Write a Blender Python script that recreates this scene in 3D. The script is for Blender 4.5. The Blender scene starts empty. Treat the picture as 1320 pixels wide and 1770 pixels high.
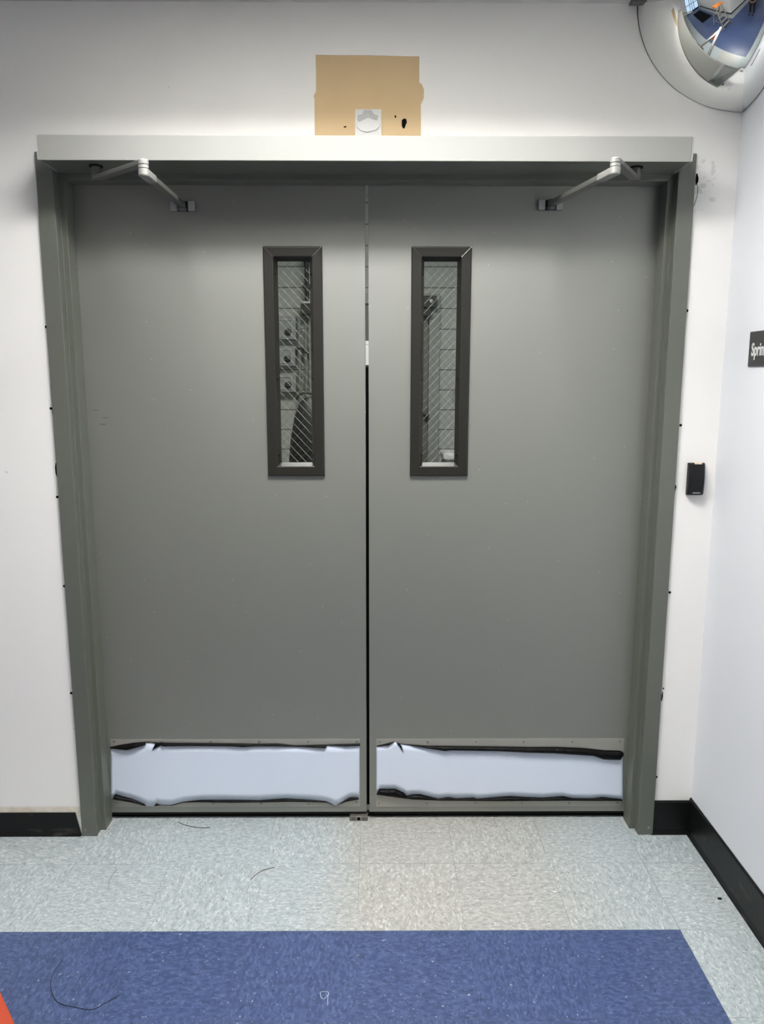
import bpy, bmesh, math, random
from mathutils import Vector, Matrix
random.seed(7)
SC = bpy.context.scene
COL = SC.collection

# ------------------------------------------------------------------ camera, world, exposure
CAM = (0.03146, -2.40133, 1.53856)
PITCH, YAW, ROLL, FPX = -0.16835, 0.0063, 0.00092, 1329.05
cp, sp, cy, sy = math.cos(PITCH), math.sin(PITCH), math.cos(YAW), math.sin(YAW)
FW = Vector((sy * cp, cy * cp, sp)); RT0 = Vector((cy, -sy, 0)); UP0 = RT0.cross(FW)
RT = math.cos(ROLL) * RT0 + math.sin(ROLL) * UP0
UP = -math.sin(ROLL) * RT0 + math.cos(ROLL) * UP0
cam = bpy.data.cameras.new('camera'); co = bpy.data.objects.new('camera', cam); COL.objects.link(co)
M = Matrix((RT, UP, -FW)).transposed().to_4x4(); M.translation = Vector(CAM); co.matrix_world = M
cam.sensor_fit = 'VERTICAL'; cam.sensor_height = 24; cam.lens = FPX / 1770 * 24
cam.shift_y = -5 / 1770.0
cam.clip_start = 0.02
SC.camera = co
SC.view_settings.view_transform = 'Standard'; SC.view_settings.look = 'None'
SC.view_settings.gamma = 1; SC.view_settings.use_curve_mapping = False
SC.view_settings.exposure = 0.0
w = bpy.data.worlds.new('daylight'); SC.world = w; w.use_nodes = True
w.node_tree.nodes['Background'].inputs[0].default_value = (0.62, 0.78, 1.0, 1)
w.node_tree.nodes['Background'].inputs[1].default_value = 1.3
LAMP = 5.5          # ceiling panels of the hall
LAMP_NEAR = 51.0     # the panel just before the doors
LAMP_FAR = 24.0      # the room behind the doors
LAMP_COL = (1.0, 0.985, 0.955)

# pixel -> point on the plane where coordinate `ax` equals c (to read sizes off the photograph)
def px(x, y, ax=1, c=0.0):
    d = FW + RT * ((x - 660) / FPX) - UP * ((y - 880) / FPX)
    t = (c - CAM[ax]) / d[ax]
    return Vector(CAM) + d * t

# ------------------------------------------------------------------ helpers
def lin(r, g, b):
    f = lambda c: c / 12.92 if c <= .04045 else ((c + .055) / 1.055) ** 2.4
    return (f(r / 255), f(g / 255), f(b / 255), 1)

def mat(name, col, rough=.5, metal=0.0, spec=.5, noise=0.0, nscale=20.0, bump=0.0, bscale=80.0, coat=0.0):
    m = bpy.data.materials.new(name); m.use_nodes = True
    nt = m.node_tree; b = nt.nodes['Principled BSDF']
    b.inputs['Base Color'].default_value = col; b.inputs['Roughness'].default_value = rough
    b.inputs['Metallic'].default_value = metal; b.inputs['Specular IOR Level'].default_value = spec
    if coat: b.inputs['Coat Weight'].default_value = coat
    tc = nt.nodes.new('ShaderNodeTexCoord')
    if noise:
        n = nt.nodes.new('ShaderNodeTexNoise'); n.inputs['Scale'].default_value = nscale; n.inputs['Detail'].default_value = 4
        nt.links.new(tc.outputs['Object'], n.inputs['Vector'])
        r = nt.nodes.new('ShaderNodeMapRange'); r.inputs[3].default_value = 1 - noise; r.inputs[4].default_value = 1 + noise
        nt.links.new(n.outputs['Fac'], r.inputs[0])
        x = nt.nodes.new('ShaderNodeMix'); x.data_type = 'RGBA'; x.blend_type = 'MULTIPLY'; x.inputs[0].default_value = 1
        x.inputs[6].default_value = col; nt.links.new(r.outputs[0], x.inputs[7]); nt.links.new(x.outputs[2], b.inputs['Base Color'])
    if bump:
        n = nt.nodes.new('ShaderNodeTexNoise'); n.inputs['Scale'].default_value = bscale; n.inputs['Detail'].default_value = 3
        nt.links.new(tc.outputs['Object'], n.inputs['Vector'])
        bp = nt.nodes.new('ShaderNodeBump'); bp.inputs['Strength'].default_value = bump; bp.inputs['Distance'].default_value = .01
        nt.links.new(n.outputs['Fac'], bp.inputs['Height']); nt.links.new(bp.outputs[0], b.inputs['Normal'])
    return m

class N:   # small node helper
    def __init__(s, m): s.nt = m.node_tree; s.b = s.nt.nodes['Principled BSDF']
    def new(s, t, **k):
        n = s.nt.nodes.new(t)
        for a, v in k.items(): setattr(n, a, v)
        return n
    def link(s, a, b): s.nt.links.new(a, b)
    def math(s, op, a, b=None, c=None):
        n = s.new('ShaderNodeMath', operation=op)
        for i, v in enumerate((a, b, c)):
            if v is None: continue
            if isinstance(v, (int, float)): n.inputs[i].default_value = v
            else: s.link(v, n.inputs[i])
        return n.outputs[0]
    def mix(s, f, a, b, blend='MIX'):
        n = s.new('ShaderNodeMix', data_type='RGBA', blend_type=blend)
        for i, v in ((0, f), (6, a), (7, b)):
            if isinstance(v, (int, float, tuple)): n.inputs[i].default_value = v
            else: s.link(v, n.inputs[i])
        return n.outputs[2]

def mesh(name, vs, fs, m=None, parent=None, bevel=0.0, smooth=False, mats=None, fmat=None, seg=2):
    me = bpy.data.meshes.new(name); me.from_pydata([tuple(v) for v in vs], [], fs); me.update()
    bm = bmesh.new(); bm.from_mesh(me); bmesh.ops.recalc_face_normals(bm, faces=bm.faces); bm.to_mesh(me); bm.free()
    o = bpy.data.objects.new(name, me); COL.objects.link(o)
    for k in (mats or ([m] if m else [])): me.materials.append(k)
    if fmat:
        for i, k in enumerate(fmat): me.polygons[i].material_index = k
    if smooth:
        for p in me.polygons: p.use_smooth = True
    if bevel:
        b = o.modifiers.new('edge', 'BEVEL'); b.width = bevel; b.segments = seg; b.limit_method = 'ANGLE'; b.angle_limit = .6
    if parent: attach(o, parent)
    return o

def attach(o, parent):
    o.parent = parent
    o.matrix_parent_inverse = Matrix.Translation(-Vector(parent_loc(parent)))
def parent_loc(p):
    l = Vector(p.location)
    return l if p.parent is None else l

class G:   # gathers simple solids into one mesh
    def __init__(s): s.v = []; s.f = []
    def add(s, vs, fs):
        k = len(s.v); s.v += [Vector(v) for v in vs]; s.f += [tuple(i + k for i in f) for f in fs]; return s
    def box(s, x0, x1, y0, y1, z0, z1, rot=None, at=None):
        vs = [Vector((x, y, z)) for x in (x0, x1) for y in (y0, y1) for z in (z0, z1)]
        if rot is not None: vs = [rot @ v + Vector(at) for v in vs]
        return s.add(vs, [(0, 1, 3, 2), (4, 6, 7, 5), (0, 4, 5, 1), (2, 3, 7, 6), (0, 2, 6, 4), (1, 5, 7, 3)])
    def tube(s, pts, r, n=10, cap=True):
        pts = [Vector(p) for p in pts]; rs = r if isinstance(r, (list, tuple)) else [r] * len(pts)
        vs = []; fs = []; side = None
        for i, p in enumerate(pts):
            t = (pts[min(i + 1, len(pts) - 1)] - pts[max(i - 1, 0)]).normalized()
            if side is None: side = t.orthogonal().normalized()
            side = (side - t * side.dot(t)).normalized(); o = t.cross(side)
            for k in range(n):
                a = 2 * math.pi * k / n; vs.append(p + (side * math.cos(a) + o * math.sin(a)) * rs[i])
        for i in range(len(pts) - 1):
            for k in range(n): fs.append((i * n + k, i * n + (k + 1) % n, (i + 1) * n + (k + 1) % n, (i + 1) * n + k))
        if cap: fs += [tuple(range(n)), tuple((len(pts) - 1) * n + k for k in range(n))]
        return s.add(vs, fs)
    def lathe(s, prof, c, axis=2, n=32):
        vs = []; fs = []
        for r, h in prof:
            for k in range(n):
                a = 2 * math.pi * k / n; p = [r * math.cos(a), r * math.sin(a)]
                q = [0, 0, 0]; q[axis] = h; q[(axis + 1) % 3] = p[0]; q[(axis + 2) % 3] = p[1]
                vs.append(Vector(q) + Vector(c))
        for i in range(len(prof) - 1):
            for k in range(n): fs.append((i * n + k, i * n + (k + 1) % n, (i + 1) * n + (k + 1) % n, (i + 1) * n + k))
        fs += [tuple(range(n)), tuple((len(prof) - 1) * n + k for k in range(n))]
        return s.add(vs, fs)
    def prism(s, poly, y0, y1):        # poly: (x, z) outline extruded along y
        n = len(poly)
        vs = [(x, y0, z) for x, z in poly] + [(x, y1, z) for x, z in poly]
        fs = [tuple(range(n)), tuple(range(n, 2 * n))] + [(i, (i + 1) % n, n + (i + 1) % n, n + i) for i in range(n)]
        return s.add(vs, fs)
    def slab(s, poly, z0, z1):         # poly: (x, y) outline extruded along z
        n = len(poly)
        vs = [(x, y, z0) for x, y in poly] + [(x, y, z1) for x, y in poly]
        fs = [tuple(range(n)), tuple(range(n, 2 * n))] + [(i, (i + 1) % n, n + (i + 1) % n, n + i) for i in range(n)]
        return s.add(vs, fs)
    def ring(s, o, i, y0, y1, yi0=None, yi1=None):   # rectangular plate with a rectangular hole; o, i = (x0, x1, z0, z1)
        yi0 = y0 if yi0 is None else yi0; yi1 = y1 if yi1 is None else yi1
        q = lambda r, y: [(r[0], y, r[2]), (r[1], y, r[2]), (r[1], y, r[3]), (r[0], y, r[3])]
        vs = q(o, y0) + q(i, yi0) + q(o, y1) + q(i, yi1); fs = []
        for k in range(4):
            l = (k + 1) % 4
            fs += [(k, l, 4 + l, 4 + k), (8 + k, 8 + l, 12 + l, 12 + k), (k, l, 8 + l, 8 + k), (4 + k, 4 + l, 12 + l, 12 + k)]
        return s.add(vs, fs)
    def out(s, name, m, parent=None, **k): return mesh(name, s.v, s.f, m, parent, **k)

def tag(o, label=None, cat=None, group=None, kind=None):
    if label: o['label'] = label
    if cat: o['category'] = cat
    if group: o['group'] = group
    if kind: o['kind'] = kind
    return o
def thing(name, loc, label, cat, group=None, kind=None):
    o = bpy.data.objects.new(name, None); COL.objects.link(o); o.location = loc; o.empty_display_size = .05
    return tag(o, label, cat, group, kind)
def setting(o, label=None): return tag(o, label, kind='structure')

# ------------------------------------------------------------------ materials
WALLP = mat('wall_paint', lin(243, 241, 238), .55, spec=.4, bump=.03, bscale=180)
def wall_marks(m):
    n = N(m); tc = n.new('ShaderNodeTexCoord'); sx = n.new('ShaderNodeSeparateXYZ'); n.link(tc.outputs['Object'], sx.inputs[0])
    X, Y, Z = sx.outputs
    base = lin(243, 241, 238)
    band = lambda v, a, b, s: n.math('MULTIPLY', sm(v, a - s, a), n.math('SUBTRACT', 1, sm(v, b, b + s)))
    def sm(v, a, b):
        r = n.new('ShaderNodeMapRange', interpolation_type='SMOOTHSTEP'); n.link(v, r.inputs[0]); r.inputs[1].default_value = a; r.inputs[2].default_value = b
        return r.outputs[0]
    # old adhesive above the vinyl base, left of the doors
    ns = n.new('ShaderNodeTexNoise'); ns.inputs['Scale'].default_value = 40; ns.inputs['Detail'].default_value = 5; n.link(tc.outputs['Object'], ns.inputs[0])
    g = n.math('MULTIPLY', band(Z, .07, .098, .012), n.math('LESS_THAN', X, -.97))
    g = n.math('MULTIPLY', g, n.math('MULTIPLY_ADD', ns.outputs[0], .8, .1))
    c = n.mix(g, base, lin(196, 176, 140))
    # scuffs beside the frame's upper corner
    n2 = n.new('ShaderNodeTexNoise'); n2.inputs['Scale'].default_value = 45; n2.inputs['Detail'].default_value = 6; n.link(tc.outputs['Object'], n2.inputs[0])
    s2 = n.math('MULTIPLY', sm(n2.outputs[0], .56, .66), n.math('MULTIPLY', band(X, .985, 1.03, .02), band(Z, 2.04, 2.17, .03)))
    c = n.mix(n.math('MULTIPLY', s2, .25), c, lin(120, 120, 116))
    # faint specks
    n3 = n.new('ShaderNodeTexNoise'); n3.inputs['Scale'].default_value = 26; n3.inputs['Detail'].default_value = 2; n.link(tc.outputs['Object'], n3.inputs[0])
    c = n.mix(n.math('MULTIPLY', sm(n3.outputs[0], .76, .8), .25), c, lin(150, 148, 144))
    n.link(c, n.b.inputs['Base Color'])
wall_marks(WALLP)
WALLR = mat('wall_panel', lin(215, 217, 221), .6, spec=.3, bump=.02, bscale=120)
DOORP = mat('door_paint', lin(81, 83, 70), .58, spec=1.0, noise=.035, nscale=9, bump=.02, bscale=260)
DOORP.node_tree.nodes['Principled BSDF'].inputs['IOR'].default_value = 2.15
def door_specks(m):
    n = N(m); src = n.b.inputs['Base Color'].links[0].from_socket
    tc = n.new('ShaderNodeTexCoord'); sp_ = n.new('ShaderNodeSeparateXYZ'); n.link(tc.outputs['Object'], sp_.inputs[0]); cv = n.new('ShaderNodeCombineXYZ'); n.link(sp_.outputs[0], cv.inputs[0]); n.link(sp_.outputs[2], cv.inputs[1])
    v = n.new('ShaderNodeTexVoronoi', voronoi_dimensions='2D'); v.inputs['Scale'].default_value = 14; n.link(cv.outputs[0], v.inputs['Vector'])
    w_ = n.new('ShaderNodeTexWhiteNoise'); n.link(v.outputs['Position'], w_.inputs[0])
    k = n.math('MULTIPLY', n.math('LESS_THAN', v.outputs['Distance'], .021), n.math('GREATER_THAN', w_.outputs[0], .90))
    c = n.mix(n.math('MULTIPLY', k, .6), src, lin(205, 208, 200)); n.link(c, n.b.inputs['Base Color'])
door_specks(DOORP)
FRAMEP = mat('frame_paint', lin(94, 97, 88), .44, spec=.8, noise=.06, nscale=30, bump=.03, bscale=160)
BROWN = mat('bronze_paint', lin(34, 32, 27), .42, spec=.5, noise=.05, nscale=30)
SILVER = mat('silver_cover', lin(154, 154, 150), .56, .15, noise=.02, nscale=6)
ARM = mat('arm_metal', lin(104, 104, 100), .42, .4, noise=.04, nscale=40)
ARML = mat('arm_cap_metal', lin(140, 140, 136), .42, .3, noise=.03, nscale=40)
STEEL = mat('brushed_steel', lin(164, 162, 154), .38, .35, noise=.08, nscale=14)
DARKM = mat('dark_metal', lin(52, 52, 49), .45, .4)
SCREW = mat('screw_metal', lin(150, 150, 145), .35, .9)
BLACKV = mat('vinyl_base', lin(11, 12, 13), .42, spec=.3, noise=.25, nscale=18, bump=.05, bscale=40)
BLACK = mat('black_plastic', lin(11, 12, 14), .5, spec=.35)
HOLE = mat('hole_dark', lin(10, 10, 10), .9, spec=.1)
RUBBER = mat('black_rubber', lin(14, 14, 14), .8, spec=.2)
FILM = mat('white_film', lin(218, 227, 243), .38, spec=.5, noise=.01, nscale=4)
FILMB = mat('film_backing', lin(5, 5, 6), .5, spec=.15, bump=.3, bscale=120)
TAN = mat('bare_tan', lin(204, 178, 140), .8, spec=.2, noise=.05, nscale=18)
WHITEP = mat('white_plastic', lin(206, 206, 205), .45)
GREYP = mat('grey_plastic', lin(170, 170, 170), .5)
MIRROR = mat('mirror_surface', (.84, .85, .84, 1), .02, 1.0)
ORANGE = mat('orange_plastic', lin(176, 66, 36), .5, noise=.04, nscale=20)
CEILM = mat('ceiling_tile', lin(206, 205, 200), .9, spec=.2, noise=.06, nscale=120)
HOUS = mat('troffer_metal', lin(150, 150, 148), .5)
GRID = mat('ceiling_grid', lin(205, 205, 203), .5)
THREAD = mat('dark_thread', lin(30, 32, 38), .7)
THREADB = mat('brown_thread', lin(96, 78, 58), .7)
MATB = mat('mat_black', lin(18, 19, 21), .95, spec=.1, noise=.3, nscale=150)
WIRE_LIT = mat('wire_steel_lit', lin(172, 172, 164), .5, .1)
WIRE_UNLIT = mat('wire_steel_unlit', lin(78, 78, 72), .5, .1)  # same wire, coloured darker for the set that catches no light

def glass_mat(name, tint, refl=1.0, rough=.02):
    m = bpy.data.materials.new(name); m.use_nodes = True; nt = m.node_tree
    nt.nodes.remove(nt.nodes['Principled BSDF'])
    o = nt.nodes['Material Output']; t = nt.nodes.new('ShaderNodeBsdfTransparent'); t.inputs[0].default_value = tint
    g = nt.nodes.new('ShaderNodeBsdfGlossy'); g.inputs['Roughness'].default_value = rough
    f = nt.nodes.new('ShaderNodeFresnel'); f.inputs[0].default_value = 1.5
    mm = nt.nodes.new('ShaderNodeMath'); mm.operation = 'MULTIPLY'; mm.inputs[1].default_value = refl; nt.links.new(f.outputs[0], mm.inputs[0])
    x = nt.nodes.new('ShaderNodeMixShader'); nt.links.new(mm.outputs[0], x.inputs[0]); nt.links.new(t.outputs[0], x.inputs[1]); nt.links.new(g.outputs[0], x.inputs[2])
    nt.links.new(x.outputs[0], o.inputs[0]); return m
GLASS = glass_mat('wired_glass', (.93, .95, .93, 1), .5)
GLASSD = glass_mat('door_glass', (.92, .96, .98, 1), .8)

def emit(name, col, s):
    m = bpy.data.materials.new(name); m.use_nodes = True; b = m.node_tree.nodes['Principled BSDF']
    b.inputs['Base Color'].default_value = (.8, .8, .8, 1); b.inputs['Emission Color'].default_value = (*col, 1); b.inputs['Emission Strength'].default_value = s
    return m

# vinyl composition tile: blue field, grey border, streaks turned a quarter from tile to tile
T = .3048; TX, TY = .8888, -.4588
def base_scuffs(m):
    n = N(m); src = n.b.inputs['Base Color'].links[0].from_socket
    tc = n.new('ShaderNodeTexCoord'); mp = n.new('ShaderNodeMapping'); mp.inputs['Scale'].default_value = (9, 9, 24); n.link(tc.outputs['Object'], mp.inputs[0])
    ns = n.new('ShaderNodeTexNoise'); ns.inputs['Scale'].default_value = 1; ns.inputs['Detail'].default_value = 6; n.link(mp.outputs[0], ns.inputs[0])
    r = n.new('ShaderNodeMapRange'); r.inputs[1].default_value = .6; r.inputs[2].default_value = .78; n.link(ns.outputs[0], r.inputs[0])
    n.link(n.mix(n.math('MULTIPLY', r.outputs[0], .55), src, lin(96, 92, 84)), n.b.inputs['Base Color'])
base_scuffs(BLACKV)
def floor_mat():
    m = mat('vinyl_tile', (1, 1, 1, 1), .34, spec=.45); n = N(m)
    tc = n.new('ShaderNodeTexCoord'); sx = n.new('ShaderNodeSeparateXYZ'); n.link(tc.outputs['Object'], sx.inputs[0])
    X, Y, _ = sx.outputs
    u = n.math('DIVIDE', n.math('SUBTRACT', X, TX), T); v = n.math('DIVIDE', n.math('SUBTRACT', Y, TY), T)
    iu = n.math('FLOOR', u); iv = n.math('FLOOR', v)
    par = n.math('ABSOLUTE', n.math('MODULO', n.math('ADD', iu, iv), 2))
    idv = n.new('ShaderNodeCombineXYZ'); n.link(iu, idv.inputs[0]); n.link(iv, idv.inputs[1])
    wn = n.new('ShaderNodeTexWhiteNoise', noise_dimensions='2D'); n.link(idv.outputs[0], wn.inputs[0])
    # coordinates, swapped on every other tile, offset per tile
    def vec(sa, sb, off):
        c = n.new('ShaderNodeCombineXYZ')
        a = n.math('ADD', n.math('MULTIPLY', X, n.math('SUBTRACT', 1, par)), n.math('MULTIPLY', Y, par))
        b = n.math('ADD', n.math('MULTIPLY', Y, n.math('SUBTRACT', 1, par)), n.math('MULTIPLY', X, par))
        n.link(n.math('MULTIPLY', a, sa), c.inputs[0]); n.link(n.math('MULTIPLY', b, sb), c.inputs[1])
        n.link(n.math('MULTIPLY_ADD', wn.outputs[0], 37.0, off), c.inputs[2]); return c.outputs[0]
    def noise(vv, d=2, rough=.5):
        t = n.new('ShaderNodeTexNoise'); t.inputs['Scale'].default_value = 1; t.inputs['Detail'].default_value = d; t.inputs['Roughness'].default_value = rough; n.link(vv, t.inputs[0]); return t.outputs[0]
    def sm(a, lo, hi):
        r = n.new('ShaderNodeMapRange', interpolation_type='SMOOTHSTEP'); n.link(a, r.inputs[0]); r.inputs[1].default_value = lo; r.inputs[2].default_value = hi; return r.outputs[0]
    cloud = noise(vec(52, 100, 0), 3)
    dark = sm(noise(vec(90, 180, 11), 1), .645, .69)
    light = sm(noise(vec(80, 140, 23), 1), .60, .66)
    chip = sm(noise(vec(95, 140, 41), 1), .745, .765)
    # blue field
    inb = n.math('MULTIPLY', n.math('LESS_THAN', X, TX), n.math('LESS_THAN', Y, TY))
    inb = n.math('MULTIPLY', inb, n.math('MAXIMUM', n.math('GREATER_THAN', X, TX - 6 * T), n.math('GREATER_THAN', Y, TY - 6 * T)))
    inb = n.math('MULTIPLY', inb, n.math('GREATER_THAN', Y, TY - 41 * T))
    mv = n.math('MULTIPLY_ADD', sm(cloud, .3, .7), .9, 0.05)
    bl = n.mix(mv, lin(48, 63, 99), lin(69, 85, 124)); bl = n.mix(n.math('MULTIPLY', dark, .6), bl, lin(26, 34, 58))
    bl = n.mix(n.math('MULTIPLY', light, .4), bl, lin(96, 112, 148)); bl = n.mix(n.math('MULTIPLY', chip, .7), bl, lin(172, 180, 192))
    warm = n.math('MULTIPLY', sm(X, -.22, .04), n.math('SUBTRACT', 1, sm(X, .42, .86)))
    warm = n.math('MULTIPLY_ADD', warm, .8, n.math('MULTIPLY', wn.outputs[0], .12))
    ga = n.mix(warm, lin(142, 152, 155), lin(148, 146, 139)); gb = n.mix(warm, lin(168, 177, 179), lin(172, 170, 163))
    gr = n.mix(mv, ga, gb); gr = n.mix(n.math('MULTIPLY', dark, .7), gr, lin(112, 114, 110)); gr = n.mix(n.math('MULTIPLY', light, .5), gr, lin(202, 208, 208))
    c = n.mix(inb, gr, bl)
    tv = n.math('MULTIPLY_ADD', wn.outputs[0], .06, .97)
    c = n.mix(1.0, c, tv, 'MULTIPLY')
    # joints
    def edge(a):
        f = n.math('FRACT', a); return n.math('MINIMUM', f, n.math('SUBTRACT', 1, f))
    jn = n.math('LESS_THAN', n.math('MINIMUM', edge(u), edge(v)), .0026)
    jv = n.new('ShaderNodeTexNoise'); jv.inputs['Scale'].default_value = 3; n.link(tc.outputs['Object'], jv.inputs[0])
    c = n.mix(n.math('MULTIPLY', jn, n.math('MULTIPLY', sm(jv.outputs[0], .35, .6), .65)), c, lin(74, 78, 84))
    n.link(c, n.b.inputs['Base Color'])
    rr = n.math('MULTIPLY_ADD', noise(vec(9, 9, 3), 3), .2, .26); n.link(rr, n.b.inputs['Roughness'])
    return m
FLOORM = floor_mat()

def block_mat(name, c1, c2, cm, vertical='Y'):
    m = mat(name, c1, .6); n = N(m); tc = n.new('ShaderNodeTexCoord'); sx = n.new('ShaderNodeSeparateXYZ'); n.link(tc.outputs['Object'], sx.inputs[0])
    cb = n.new('ShaderNodeCombineXYZ'); n.link(n.math('ADD', sx.outputs[0], n.math('MULTIPLY', sx.outputs[1], 1.0)), cb.inputs[0]); n.link(sx.outputs[2], cb.inputs[1])
    b = n.new('ShaderNodeTexBrick'); n.link(cb.outputs[0], b.inputs['Vector']); b.inputs['Scale'].default_value = 1
    b.inputs['Brick Width'].default_value = 3.0; b.inputs['Row Height'].default_value = .2032; b.inputs['Mortar Size'].default_value = .006
    b.inputs['Color1'].default_value = c1; b.inputs['Color2'].default_value = c2; b.inputs['Mortar'].default_value = cm
    n.link(b.outputs[0], n.b.inputs['Base Color']); return m
BLOCK = block_mat('painted_block', lin(176, 178, 172), lin(184, 186, 180), lin(104, 106, 100))

# ------------------------------------------------------------------ setting
HI, FC, HH = .9222, .0508, 2.142       # half opening, frame face, opening height
RX = 1.1008                            # right wall
CZ = 2.603
WY = .010                              # plaster face of the door wall
HX, HY, EX = -1.32, -2.62, -6.7         # side hall: corner and end wall
RYB = -13.4

f = G().box(EX - .2, RX + .2, RYB - .2, .15, -.1, 0).out('floor', FLOORM); setting(f, 'speckled vinyl tile floor, blue field with pale grey border')
ff = G().box(-3.2, 3.2, .15, 5.9, -.1, -.002).out('floor_far', mat('far_floor', lin(70, 70, 68), .5)); setting(ff)
wb = G().box(EX - .2, -(HI + .044), WY, .15, 0, 3.3).box(HI + .044, RX + .2, WY, .15, 0, 3.3).box(-(HI + .044), HI + .044, WY, .15, HH + .044, 3.3).out('wall_back', WALLP)
setting(wb, 'white painted wall holding the double doors')
wr = G().box(RX, RX + .2, RYB - .2, WY, 0, 2.7).out('wall_right', WALLR); setting(wr, 'white side wall meeting the door wall in a corner')
setting(G().box(HX - .15, HX, RYB - .2, HY, 0, 2.7).out('wall_left', WALLP))
setting(G().box(EX - .2, HX - .15, HY - .15, HY, 0, 2.7).out('wall_hall', WALLP))
setting(G().box(HX - .15, RX + .2, RYB - .2, RYB, 0, 2.7).out('wall_rear', WALLP))
# end wall of the side hall, with a glazed entrance
setting(G().box(EX - .2, EX, -.6, WY, 0, 2.7).box(EX - .2, EX, HY, -2.45, 0, 2.7).box(EX - .2, EX, -2.45, -.6, 2.25, 2.7).out('wall_end', WALLP))
PANELS = [(-0.03, -.80, 1.18, .58, .335), (0.0, -3.4, 1.18, .58, .09), (0.0, -5.8, 1.18, .58, .09), (0.0, -8.2, 1.18, .58, .09), (0.0, -10.6, 1.18, .58, .09), (-2.9, -1.3, 1.18, .58, .006), (-5.2, -1.3, 1.18, .58, .006)]
ceil = G()
cxs = sorted({EX - .2, RX + .2} | {p[0] + s * (p[2] / 2 + .02) for p in PANELS for s in (-1, 1)})
cys = sorted({RYB - .2, .01} | {p[1] + s * (p[3] / 2 + .02) for p in PANELS for s in (-1, 1)})
for xa, xb in zip(cxs, cxs[1:]):
    for ya, yb in zip(cys, cys[1:]):
        if not any(abs((xa + xb) / 2 - p[0]) < p[2] / 2 and abs((ya + yb) / 2 - p[1]) < p[3] / 2 for p in PANELS): ceil.box(xa, xb, ya, yb, CZ, CZ + .1)
co_ = ceil.out('ceiling', CEILM); setting(co_, 'pale ceiling edge above the door wall')
setting(G().box(-3.2, 3.2, .15, 5.9, 3.3, 3.4).out('ceiling_far', CEILM))
setting(G().box(EX, RX, WY - .022, WY, CZ - .004, CZ - .001).out('trim_2', GRID))
setting(G().box(-3.2, 3.2, 5.6, 5.8, 0, 3.3).out('wall_far', BLOCK))
setting(G().box(-3.3, -3.1, .15, 5.6, 0, 3.3).out('wall_far_left', BLOCK))
setting(G().box(3.1, 3.3, .15, 5.6, 0, 3.3).out('wall_far_right', BLOCK))

# vinyl wall base
def base_run(name, a, b, nrm, h, t=.006, toe=.012):
    a, b, nr = Vector(a), Vector(b), Vector(nrm)
    prof = [(0, 0), (toe, 0), (toe * .75, .006), (t, .018), (t, h - .006), (t * .5, h), (0, h)]
    n_ = len(prof); vs = [p + nr * d + Vector((0, 0, z)) for p in (a, b) for d, z in prof]
    fs = [tuple(range(n_)), tuple(range(n_, 2 * n_))] + [(i, (i + 1) % n_, n_ + (i + 1) % n_, n_ + i) for i in range(n_)]
    return setting(mesh(name, vs, fs, BLACKV))
bl_ = base_run('baseboard_left', (EX, WY, 0), (-.978, WY, 0), (0, -1, 0), .083)
for v in bl_.data.vertices:
    if v.co.x > -1.5: v.co.x -= .016 * v.co.z / .083
base_run('baseboard_back', (.968, WY, 0), (RX, WY, 0), (0, -1, 0), .122)
base_run('baseboard_right', (RX, WY, 0), (RX, RYB, 0), (-1, 0, 0), .132)
base_run('baseboard_hall', (HX, HY, 0), (EX, HY, 0), (0, 1, 0), .12)
base_run('baseboard_inner', (HX, HY, 0), (HX, RYB, 0), (1, 0, 0), .12)
base_run('baseboard_rear', (HX, RYB, 0), (RX, RYB, 0), (0, 1, 0), .12)

# steel door frame: jambs and head, mitred
PROF = [(FC, .03), (FC, 0), (0, 0), (0, .036), (-.0185, .036), (-.0185, .1), (0, .1), (0, .155), (FC, .155)]
tf = thing('trim_1', (0, 0, 0), 'grey painted steel frame around the double doors', None, kind='structure')
nP = len(PROF)
for s in (-1, 1):
    vs = [(s * (HI + u), y, 0) for u, y in PROF] + [(s * (HI + u), y, HH + u) for u, y in PROF]
    fs = [tuple(range(nP)), tuple(range(nP, 2 * nP))] + [(i, (i + 1) % nP, nP + (i + 1) % nP, nP + i) for i in range(nP)]
    mesh('jamb', vs, fs, FRAMEP, tf, bevel=.0016)
vs = [(-(HI + u), y, HH + u) for u, y in PROF] + [((HI + u), y, HH + u) for u, y in PROF]
mesh('head', vs, fs, FRAMEP, tf, bevel=.0016)
for q in ((147.3, 1434.5), (1120.5, 1430.5)):
    p = px(*q, 1, 0); G().lathe([(.0045, 0), (.0042, -.0012), (.002, -.0016)], (p.x, 0, p.z), axis=1, n=16).out('anchor_screw', SCREW, tf)
for s in (-1, 1):    # patching compound at the foot
    G().slab([(s * .9225, -.004), (s * .9035, .032), (s * .9025, .1), (s * .893, .1), (s * .894, .06), (s * .905, .015), (s * .915, -.008)], 0, .0015).out('foot_patch', GREYP, tf)
# black strip at the threshold, standing in for the dark gap under the doors
setting(G().box(-HI + .0, HI, .118, .15, 0, .006).out('trim_3', RUBBER, bevel=.002))

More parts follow.
